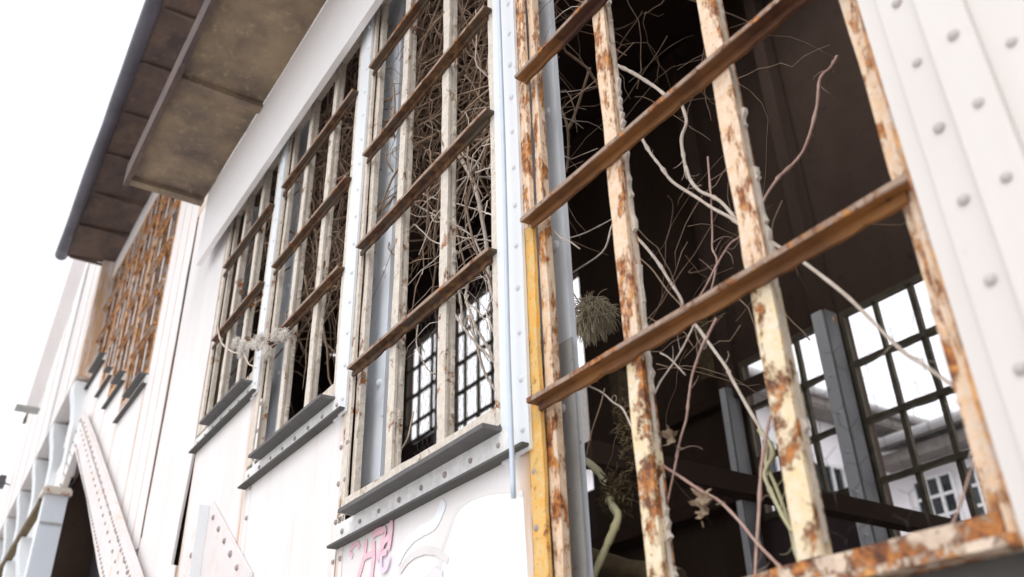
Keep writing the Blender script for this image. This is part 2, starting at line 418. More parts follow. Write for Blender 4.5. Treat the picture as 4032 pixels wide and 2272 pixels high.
# panel with the split seam left of the fourth window
q = MB()
q.prism_y([(-4.085*K,-1.1),(-4.10*K,.95),(-4.19*K,.93*K),(-4.165*K,1.12*K),(-4.115*K,1.40*K),(-4.094*K,3.35),(-4.875*K,3.35),(-4.86*K,2.4),(-4.872*K,1.6),(-4.90*K,1.2),(-4.95*K,1.0),(-4.95*K,-1.1)][::-1], K, K+.012)
q.build('wall_panel', M['white'], ROOT, label='plain white panel with a dark rusted split down its right seam')
L_, R_ = [], []                                      # dark strip laid on for the shade in the gap between tall sheets
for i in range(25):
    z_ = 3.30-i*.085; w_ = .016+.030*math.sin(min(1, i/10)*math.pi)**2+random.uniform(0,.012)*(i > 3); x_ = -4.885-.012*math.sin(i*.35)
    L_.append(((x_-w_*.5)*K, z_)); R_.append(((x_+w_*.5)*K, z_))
q = MB(); q.prism_y(L_+R_[::-1], K-.003, K-.0008); q.build('gap_shade_strip', M['inside'], ROOT)
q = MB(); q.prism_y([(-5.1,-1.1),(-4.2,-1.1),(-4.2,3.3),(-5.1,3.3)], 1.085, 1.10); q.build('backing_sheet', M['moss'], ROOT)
panel(-5.12, -4.925, 1.16, 4.78); panel(-5.34, -5.125, zbr, 4.78); panel(-5.565, -5.345, zbr, 4.78)
panel(-6.355, -5.572, zbr, 2.49); panel(-7.005, -6.362, zbr, 2.85); panel(-7.54, -7.012, zbr, 3.15); panel(-8.50, -7.546, zbr, 3.55)
q = MB(); q.box(-8.9, -5.81, 1.03, 1.06, 4.61, 4.90); q.build('frieze_board', M['frieze'], ROOT)
q = MB(); q.box(-9.0, -8.845, 1.0, 1.06, 2.95, 5.5); q.build('wall_panel', M['white'], ROOT)
q = MB(); q.box(-4.70*.98-.0, 3.0, .972, 1.0, 2.69, 3.20); q.build('frieze_board', M['frieze'], ROOT, label='broad white board between the window heads and the lower soffit')
q = MB(); q.box(-5.15, 3.0, 1.0455, 1.06, 3.36, 4.80); q.build('wall_panel', M['white'], ROOT)

# --- spray paint on the panel under the second window
def ribbon(pts, wid, y, name, mat, closed=False):
    r = MB(); P = []
    V = [Vector((a*1.0, b_)) for a, b_ in pts]
    for i in range(len(V)-1):
        p0 = V[max(i-1,0)]; p1 = V[i]; p2 = V[i+1]; p3 = V[min(i+2,len(V)-1)]
        for k in range(6):
            t = k/6; P.append(.5*((2*p1)+(p2-p0)*t+(2*p0-5*p1+4*p2-p3)*t*t+(3*p1-p0-3*p2+p3)*t**3))
    P.append(V[-1]); L = []; Rr = []
    for i, q_ in enumerate(P):
        d = (P[min(i+1,len(P)-1)]-P[max(i-1,0)]).normalized(); nn = Vector((-d.y, d.x))
        ww = wid*.5*(1+random.uniform(-.12,.12))*(.75 if i in (0, len(P)-1) else 1)
        L.append(q_+nn*ww); Rr.append(q_-nn*ww)
    for i in range(len(P)-1):
        r.hexa([(L[i].x,y,L[i].y),(L[i+1].x,y,L[i+1].y),(L[i+1].x,y+.0006,L[i+1].y),(L[i].x,y+.0006,L[i].y),
                (Rr[i].x,y,Rr[i].y),(Rr[i+1].x,y,Rr[i+1].y),(Rr[i+1].x,y+.0006,Rr[i+1].y),(Rr[i].x,y+.0006,Rr[i].y)])
    return r.build(name, M[mat], pb)
yg = K-.0012
big = [(-1.88,.30),(-1.8426,.4743),(-1.8391,.4979),(-1.8129,.5312),(-1.7768,.5744),(-1.725,.5903),(-1.6449,.5878),(-1.556,.57),(-1.50,.545),(-1.49,.30)]
f = MB(); f.prism_y(big, K-.0010, K-.0004); f.build('graffiti', M['graf_white'], pb)
ribbon(big[:-1], .013, yg-.0006, 'graffiti_outline', 'graf_grey')
ribbon([(-2.0507,.4941),(-1.9957,.5156),(-1.9279,.5186),(-1.8622,.5017),(-1.8077,.4713)], .018, yg-.0012, 'graffiti_outline', 'graf_grey')
ribbon([(-2.0672,.5191),(-2.0218,.5537),(-1.9529,.5691),(-1.875,.5745),(-1.83,.6155)], .03, yg-.0006, 'graffiti_outline', 'graf_blue')
f = MB(); f.prism_y([(-1.9338,.4488),(-1.8655,.4707),(-1.8318,.4541),(-1.8273,.4189),(-1.9,.38)], K-.0038, K-.0032); f.build('graffiti', M['graf_lav'], pb)
for k_, (pts, w_, m_) in enumerate((
    ([(-2.3406,.5882),(-2.3579,.6065),(-2.3422,.6191),(-2.3163,.6209),(-2.297,.6046)], .016, 'graf_pink'),
    ([(-2.2567,.6188),(-2.2606,.5837),(-2.2758,.5513),(-2.2919,.5258),(-2.31,.49)], .022, 'graf_pink'),
    ([(-2.2084,.6034),(-2.2035,.5602),(-2.2084,.5197),(-2.21,.48)], .022, 'graf_pink'),
    ([(-2.2562,.571),(-2.2263,.5719),(-2.2018,.5692)], .018, 'graf_pink'),
    ([(-2.2156,.6193),(-2.1838,.6228),(-2.141,.6154),(-2.1559,.5826),(-2.1755,.5453)], .022, 'graf_pink'),
    ([(-2.1021,.6378),(-2.1025,.5962),(-2.1128,.5597)], .020, 'graf_pink'),
    ([(-2.1059,.5947),(-2.1405,.5839),(-2.1487,.5627),(-2.1201,.5567)], .020, 'graf_pink'),
    ([(-2.1504,.5539),(-2.1502,.5266),(-2.1387,.5132),(-2.1162,.5155),(-2.1011,.5415)], .014, 'graf_violet'))):
    ribbon(pts, w_*.9, yg-.0006-.0007*k_, 'graffiti_letter', m_)

# --- eaves: lower soffit of boards, upper roof edge, gutter
for k in range(8):
    x1 = -4.70+1.0*k
    q = MB(); q.bar(x1+.012, x1+.988, .545, .971, 3.204, 3.255, 'x', 9, .006); q.build('soffit_board', M['soffit'], ROOT)
    q = MB(); q.box(x1-.03, x1+.03, .545, .969, 3.172, 3.2015); q.build('soffit_batten', M['soffit'], ROOT)
q = MB(); q.box(-4.72, 3.3, .515, .544, 3.15, 3.30); q.build('fascia', M['roof'], ROOT)
gy = lambda x: .504+.022*(-4.8-x)
k = 0; x = -8.62
while x < 3.2:
    xe = x+.62; q = MB(); dz = .012*(k % 2)+random.uniform(0,.004)
    q.hexa([(x,gy(x),4.75+dz),(xe+.03,gy(xe),4.75+dz),(xe+.03,1.03,4.79+dz),(x,1.03,4.79+dz),(x,gy(x),4.80+dz),(xe+.03,gy(xe),4.80+dz),(xe+.03,1.03,4.86+dz),(x,1.03,4.86+dz)])
    q.box(x+.01, x+.04, gy(x)+.03, 1.0, 4.735+dz, 4.752+dz)
    q.build('roof_sheet', M['roof'], ROOT); x = xe; k += 1
q = MB()
q.tube([(x_, gy(x_)-.045, 4.77) for x_ in (-8.66,-6,-3,0,3)], .055, 10, sub=8, wob=.07)
q.build('gutter', M['gutter'], ROOT)
rz = lambda y: 4.88+.484*(y-1)                      # roof with an unseen opening added to light the rear wall and columns
for ya, yb_, xa, xb in ((.95,2.0,-14,3.4),(5.4,6.0,-14,3.4),(2.0,3.5,-14,-.85),(3.5,5.0,-14,-3.7),(5.0,5.4,-14,-.85),(2.0,5.4,3.1,3.4)):
    q = MB(); q.prism_x([(ya,rz(ya)),(yb_,rz(yb_)),(yb_,rz(yb_)+.08),(ya,rz(ya)+.08)], xa, xb); q.build('roof', M['ceil'], ROOT)

# --- great riveted brace on the far part and the dark opening under it
B = .985
br = MB()
outer = [(-8.262,3.075),(-7.403,2.574),(-6.132,1.80),(-5.446,1.375),(-5.037,1.130),(-3.9,.43)]
inner = [(-8.182,2.687),(-6.997,1.964),(-5.985,1.277),(-4.6,.42)]
br.prism_y([(a*B, c*B) for a, c in inner[::-1]+outer[:1][:0]+[inner[0]][:0]+outer][:: -1], B, B+.03)
def along(a, c, step):
    d = math.dist(a, c); n_ = int(d/step)
    return [(a[0]+(c[0]-a[0])*i/n_, a[1]+(c[1]-a[1])*i/n_) for i in range(n_+1)]
for (x_, z_) in along((-8.22,3.02), (-4.0,.46), .068): br.rivet(x_*B, B, (z_-.035)*B, .0105)
for (x_, z_) in along((-8.14,2.69), (-4.65,.47), .068): br.rivet(x_*B, B, (z_+.025)*B, .0105)
for (x_, z_) in along((-8.05,2.80), (-4.5,.58), .16):
    br.rivet(x_*B, B, (z_+.02)*B, .011); br.rivet((x_+.10)*B, B, (z_+.06)*B, .011)
bo = br.build('riveted_brace', M['brace'], ROOT, label='broad sloping girder plate edged with rows of rivets', mat2=M['rivet'])
lf = MB(); lf.prism_y([(a*B, c*B) for a, c in ((-8.275,3.06),(-8.19,2.70),(-8.56,2.42),(-8.72,2.05),(-8.80,2.05),(-8.60,2.60))], B+.002, B+.05)
for (x_, z_) in along((-8.27,2.98), (-8.60,2.50), .09): lf.rivet(x_*B, B+.002, z_*B, .012)
for (x_, z_) in along((-8.22,2.74), (-8.60,2.40), .09): lf.rivet(x_*B, B+.002, z_*B, .012)
sub(lf, 'gusset_plate', 'white', bo, mat2='rivet')
q = MB(); q.prism_y([(-9.3,-1.15),(-4.25,-1.15),(-4.25,.8),(-9.3,3.5)], 1.5, 1.55); q.build('recess_wall', M['greyrecess'], ROOT)
q = MB(); q.prism_y([(-9.0,2.30),(-6.0,1.12),(-6.0,1.02),(-9.0,2.20)], 1.46, 1.495); q.build('recess_rail', M['darkgrey'], ROOT)
q = MB(); q.prism_y([(-9.3,3.3),(-9.3,2.75),(-7.0,1.95),(-5.4,1.1),(-5.2,1.2),(-6.9,2.3),(-8.3,3.1)], 1.40, 1.44); q.build('recess_beam', M['inside'], ROOT)

# --- small gusset and angle under the fourth window
q = MB(); q.prism_y([(-4.19,.2),(-3.05,.2),(-3.18,.705),(-3.80,1.12),(-3.86,1.12),(-4.135,.95)], 1.028, 1.042)
for (x_, z_) in along((-3.72,1.03), (-3.22,.68), .105): q.rivet(x_, 1.028, z_, .013)
for (x_, z_) in along((-3.92,1.03), (-4.13,.62), .105): q.rivet(x_, 1.028, z_, .013); q.rivet(x_+.05, 1.028, z_-.02, .013)
for k in range(5):
    q.rivet(-3.90, 1.028, .95-k*.11, .012); q.rivet(-3.85, 1.028, .95-k*.11, .012)
go = q.build('gusset_plate', M['brace'], ROOT, mat2=M['rivet'])
q = MB(); q.box(-3.84, -3.806, 1.018, 1.0275, .1, 1.10); q.box(-3.8055, -3.799, .985, 1.0274, .1, 1.10); q.build('angle_bar', M['post'], ROOT)

# --- far left part: box post with cap, rail, jettied wall on brackets
q = MB(); q.box(-8.40, -8.24, .862, 1.04, -1.15, 2.30); bp = q.build('box_post', M['steelblue'], ROOT)
q = MB(); q.box(-8.44, -8.21, .835, 1.06, 2.302, 2.345); q.box(-8.42, -8.23, .85, 1.05, 2.346, 2.37); sub(q, 'cap', 'cream', bp)
q = MB(); q.box(-8.237, -8.2335, .87, 1.03, 2.05, 2.07); sub(q, 'band', 'steelgrey', bp)
q = MB(); q.prism_y([(-12.9,1.93),(-8.41,2.24),(-8.41,2.30),(-12.9,2.01)], .84, .90); q.build('rail', M['moss'], ROOT)
lz = lambda x: 3.49+.12*(x+8.68)
q = MB(); q.prism_y([(-8.56,3.53),(-8.56,5.5),(-13.0,5.5),(-13.0,lz(-13.0))], .92, 1.05); q.build('jettied_wall', M['white'], ROOT)
for x_, dx in ((-9.1,.12),(-9.9,.1),(-10.6,.1),(-11.4,.1),(-12.2,.1)):
    q = MB(); q.box(x_, x_+.012, .9165, .9195, lz(x_)+.05, 5.5); q.build('wall_seam', M['steelgrey'], ROOT)
q = MB(); q.prism_y([(-13.0,-1.15),(-8.78,-1.15),(-8.60,2.5),(-8.60,3.0),(-13.0,lz(-13.0)-.5)], 1.05, 1.06); q.build('wall_panel', M['white'], ROOT)
q = MB(); q.prism_y([(-13.0,lz(-13.0)-.6),(-8.56,2.9),(-8.56,3.6),(-13.0,lz(-13.0)+.1)], 1.22, 1.24); q.build('backing_sheet', M['inside'], ROOT)  # dark sheet stands in for the shade in the recesses behind the brackets
for x_ in (-8.62,-9.55,-10.45,-11.35,-12.2,-12.95):
    z_ = lz(x_)
    q = MB()
    pr = [(1.049,z_-.005),(.925,z_-.005),(.935,z_-.10),(.965,z_-.22),(.99,z_-.38),(1.0,z_-.9),(1.0,.6),(1.049,.6)]; pr[0] = (1.215,z_-.005); pr.append((1.049,z_-.52)); pr.append((1.215,z_-.52))
    q.prism_x(pr, x_-.22, x_)
    q.rivet(x_-.11, .999, z_-.7, .014); q.rivet(x_-.11, .999, z_-1.0, .014)
    q.build('bracket', M['post'], ROOT)
for x_ in (-9.2,-10.0,-10.9,-11.8):
    z_ = 2.24+.069*(x_+8.41)
    q = MB(); q.prism_x([(.999,z_-.01),(.86,z_-.01),(.87,z_-.15),(.93,z_-.4),(.95,z_-.8),(.999,z_-.8)], x_-.3, x_-.08); q.build('bracket', M['post'], ROOT)
q = MB(); q.hexa([(-9.95,.66,3.6),(-9.8,.66,3.6),(-9.8,.775,3.6),(-9.95,.775,3.6),(-9.95,.75,5.45),(-9.8,.75,5.45),(-9.8,.89,5.45),(-9.95,.89,5.45)]); dk = q.build('rain_duct', M['duct'], ROOT)
q = MB(); q.box(-9.97, -9.78, .57, .79, 3.585, 3.598); sub(q, 'foot_flange', 'steelgrey', dk)

# --- inside: opposite wall with its windows, beams, end walls
OY = 5.7
opn = [(-11.15,-10.02,4.43,6.05),(-9.80,-8.45,3.95,6.05),(-7.17,-6.92,2.7,5.3),(-4.78,-3.85,1.86,3.25),(-3.70,-2.77,1.42,3.25)]
xs = -14.0
for (a, b_, z0, z1) in opn+[(3.4,3.4,0,0)]:
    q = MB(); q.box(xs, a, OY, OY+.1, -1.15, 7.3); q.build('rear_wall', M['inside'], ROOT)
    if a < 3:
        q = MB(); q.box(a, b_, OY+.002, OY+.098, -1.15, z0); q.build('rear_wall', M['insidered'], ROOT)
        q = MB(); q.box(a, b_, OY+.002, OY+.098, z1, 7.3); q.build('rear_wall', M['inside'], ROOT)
    xs = b_
def rear_window(a, b_, z0, z1, cols, pitch, t=1.0):
    f = MB()
    f.bar(a, a+.034, OY-.03, OY+.001, z0, z1, 'z', 8, .003); f.bar(b_-.034, b_, OY-.03, OY+.001, z0, z1, 'z', 8, .003)
    f.bar(a+.034, b_-.034, OY-.031, OY+.0, z0, z0+.05, 'x', 8, .003); f.bar(a+.034, b_-.034, OY-.031, OY+.0, z1-.04, z1, 'x', 8, .003)
    w = f.build('rear_window', M['oppbar'], ROOT)
    for k in range(1, cols):
        xm = a+(b_-a)*k/cols
        q = MB(); q.bar(xm-.022*t, xm+.022*t, OY-.02, OY+.02, z0+.05, z1-.04, 'z', 10, .004); sub(q, 'mullion', 'oppbar', w)
    z = z1-pitch
    while z > z0+.1:
        q = MB(); q.bar(a+.034, b_-.034, OY-.035, OY+.015, z-.028*t, z+.024*t, 'x', 12, .004, rag=.012); sub(q, 'transom', 'oppbar', w); z -= pitch
rear_window(-11.15,-10.02,4.43,6.05,3,.44,.7); rear_window(-9.80,-8.45,3.95,6.05,4,.44,.7)
rear_window(-4.78,-3.85,1.86,3.25,3,.445,.8); rear_window(-3.70,-2.77,1.42,3.25,3,.455,.8)
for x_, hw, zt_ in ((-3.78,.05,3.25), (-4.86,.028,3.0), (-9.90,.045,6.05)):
    q = MB(); q.box(x_-hw, x_+hw, 5.50, 5.52, -1.15, zt_); q.box(x_-.006, x_+.006, 5.5205, 5.66, -1.15, zt_)
    for k in range(int((zt_-.3)/.3)): q.rivet(x_+.01, 5.50, .3+k*.3, .014)
    o = q.build('rear_column', M['rearcol'], ROOT)
    q = MB(); q.box(x_+hw+.001, x_+hw+.022, 5.51, 5.655, -1.15, zt_); sub(q, 'side_plate', 'sidegrey', o)
    q = MB(); q.box(x_-hw, x_+hw+.02, 5.502, 5.65, zt_+.002, 6.9); sub(q, 'upper_shaft', 'inside', o, 'dark upper shaft')  # column takes a darker colour above the window heads
q = MB(); q.box(-13.9, -4.4, 5.58, 5.68, 2.92, 3.02); q.build('inside_beam', M['ceil'], ROOT)
q = MB(); q.box(-13.9, -4.4, 5.50, 5.68, 2.02, 2.14); q.build('inside_beam', M['ceil'], ROOT)
q = MB(); q.box(-3.25, -3.15, 2.6, 5.68, 1.36, 1.47); q.build('tie_beam', M['ceil'], ROOT)
q = MB(); q.box(-4.98, -4.88, 5.4, 5.48, 3.1, 3.9); q.build('inside_post', M['moss'], ROOT)
q = MB(); q.box(-5.1, -5.0, 4.45, 4.55, 2.55, 3.0); q.build('inside_post', M['moss'], ROOT)
q = MB(); q.box(-13.95, -13.85, 1.2, 5.69, -1.15, 7.0); q.build('end_wall', M['inside'], ROOT)
q = MB(); q.box(3.2, 3.3, 1.06, 5.69, -1.15, 7.0); q.build('end_wall', M['inside'], ROOT)

# ---------------------------------------------------------------- neighbouring house seen through the building
NB = empty('neighbouring_house', (-11.5, 19, -1.15), 'white rendered house with a long eave and white barred windows behind the factory', 'house')
def nbx(name, mat, x0, x1, y0, y1, z0, z1): q = MB(); q.box(x0, x1, y0, y1, z0, z1); return q.build(name, M[mat], NB)
nbx('wall', 'nwall', -19, -11.52, 13.44, 26, -1.15, 7.20)
nbx('wall', 'nwall', -11.519, 4, 17.36, 26, -1.15, 6.08)
q = MB(); q.prism_y([(-10.98,7.07),(-10.98,7.30),(-15.4,9.4),(-19.8,7.30),(-19.8,7.07)], 13.04, 25.8); q.build('roof', M['nroof'], NB)
nbx('eave_boards', 'nsoffit', -11.5, -10.99, 13.12, 19.2, 6.98, 7.065)
q = MB(); q.prism_x([(16.72,6.18),(16.72,6.35),(26,8.7),(26,8.5)], -10.97, 4.3); q.build('roof', M['nroof'], NB)
nbx('eave_boards', 'nsoffit', -10.95, 4.2, 16.8, 17.355, 5.85, 6.08)
q = MB(); q.tube([(-10.88,13.0,7.30),(-10.88,19.2,7.30)], .09, 8, sub=1); q.build('gutter', M['zinc'], NB)
q = MB(); q.tube([(-10.88,16.62,6.29),(4.2,16.62,6.29)], .10, 8, sub=1); q.build('gutter', M['zinc'], NB)
def nwin_x(x, y0, y1, z0, z1, c, r):                       # in a wall that faces +x
    f = MB()
    for k in range(c+1):
        yy = y0+(y1-y0)*k/c; f.box(x+.003, x+.08, yy-.03, yy+.03, z0, z1)
    for k in range(r+1):
        zz = z0+(z1-z0)*k/r; f.box(x+.006, x+.074, y0, y1, zz-.03, zz+.03)
    w = f.build('window', M['nwhite'], NB); q = MB(); q.box(x+.001, x+.03, y0, y1, z0, z1); sub(q, 'pane', 'glass', w)
def nwin_y(y, x0, x1, z0, z1, c, r):                       # in a wall that faces the factory
    f = MB()
    for k in range(c+1):
        xx = x0+(x1-x0)*k/c; f.box(xx-.033, xx+.033, y-.08, y-.003, z0, z1)
    for k in range(r+1):
        zz = z0+(z1-z0)*k/r; f.box(x0, x1, y-.074, y-.006, zz-.03, zz+.03)
    w = f.build('window', M['nwhite'], NB); q = MB(); q.box(x0, x1, y-.03, y-.001, z0, z1); sub(q, 'pane', 'glass', w)
nwin_x(-11.52, 15.3, 16.75, 4.6, 5.95, 4, 2); nwin_x(-11.52, 13.9, 14.7, 3.6, 6.2, 2, 3)
nwin_y(17.36, -10.5, -9.62, 3.9, 5.50, 3, 4); nwin_y(17.36, -9.42, -8.48, 3.9, 5.50, 3, 4); nwin_y(17.36, -7.8, -6.9, 3.9, 5.50, 3, 4)

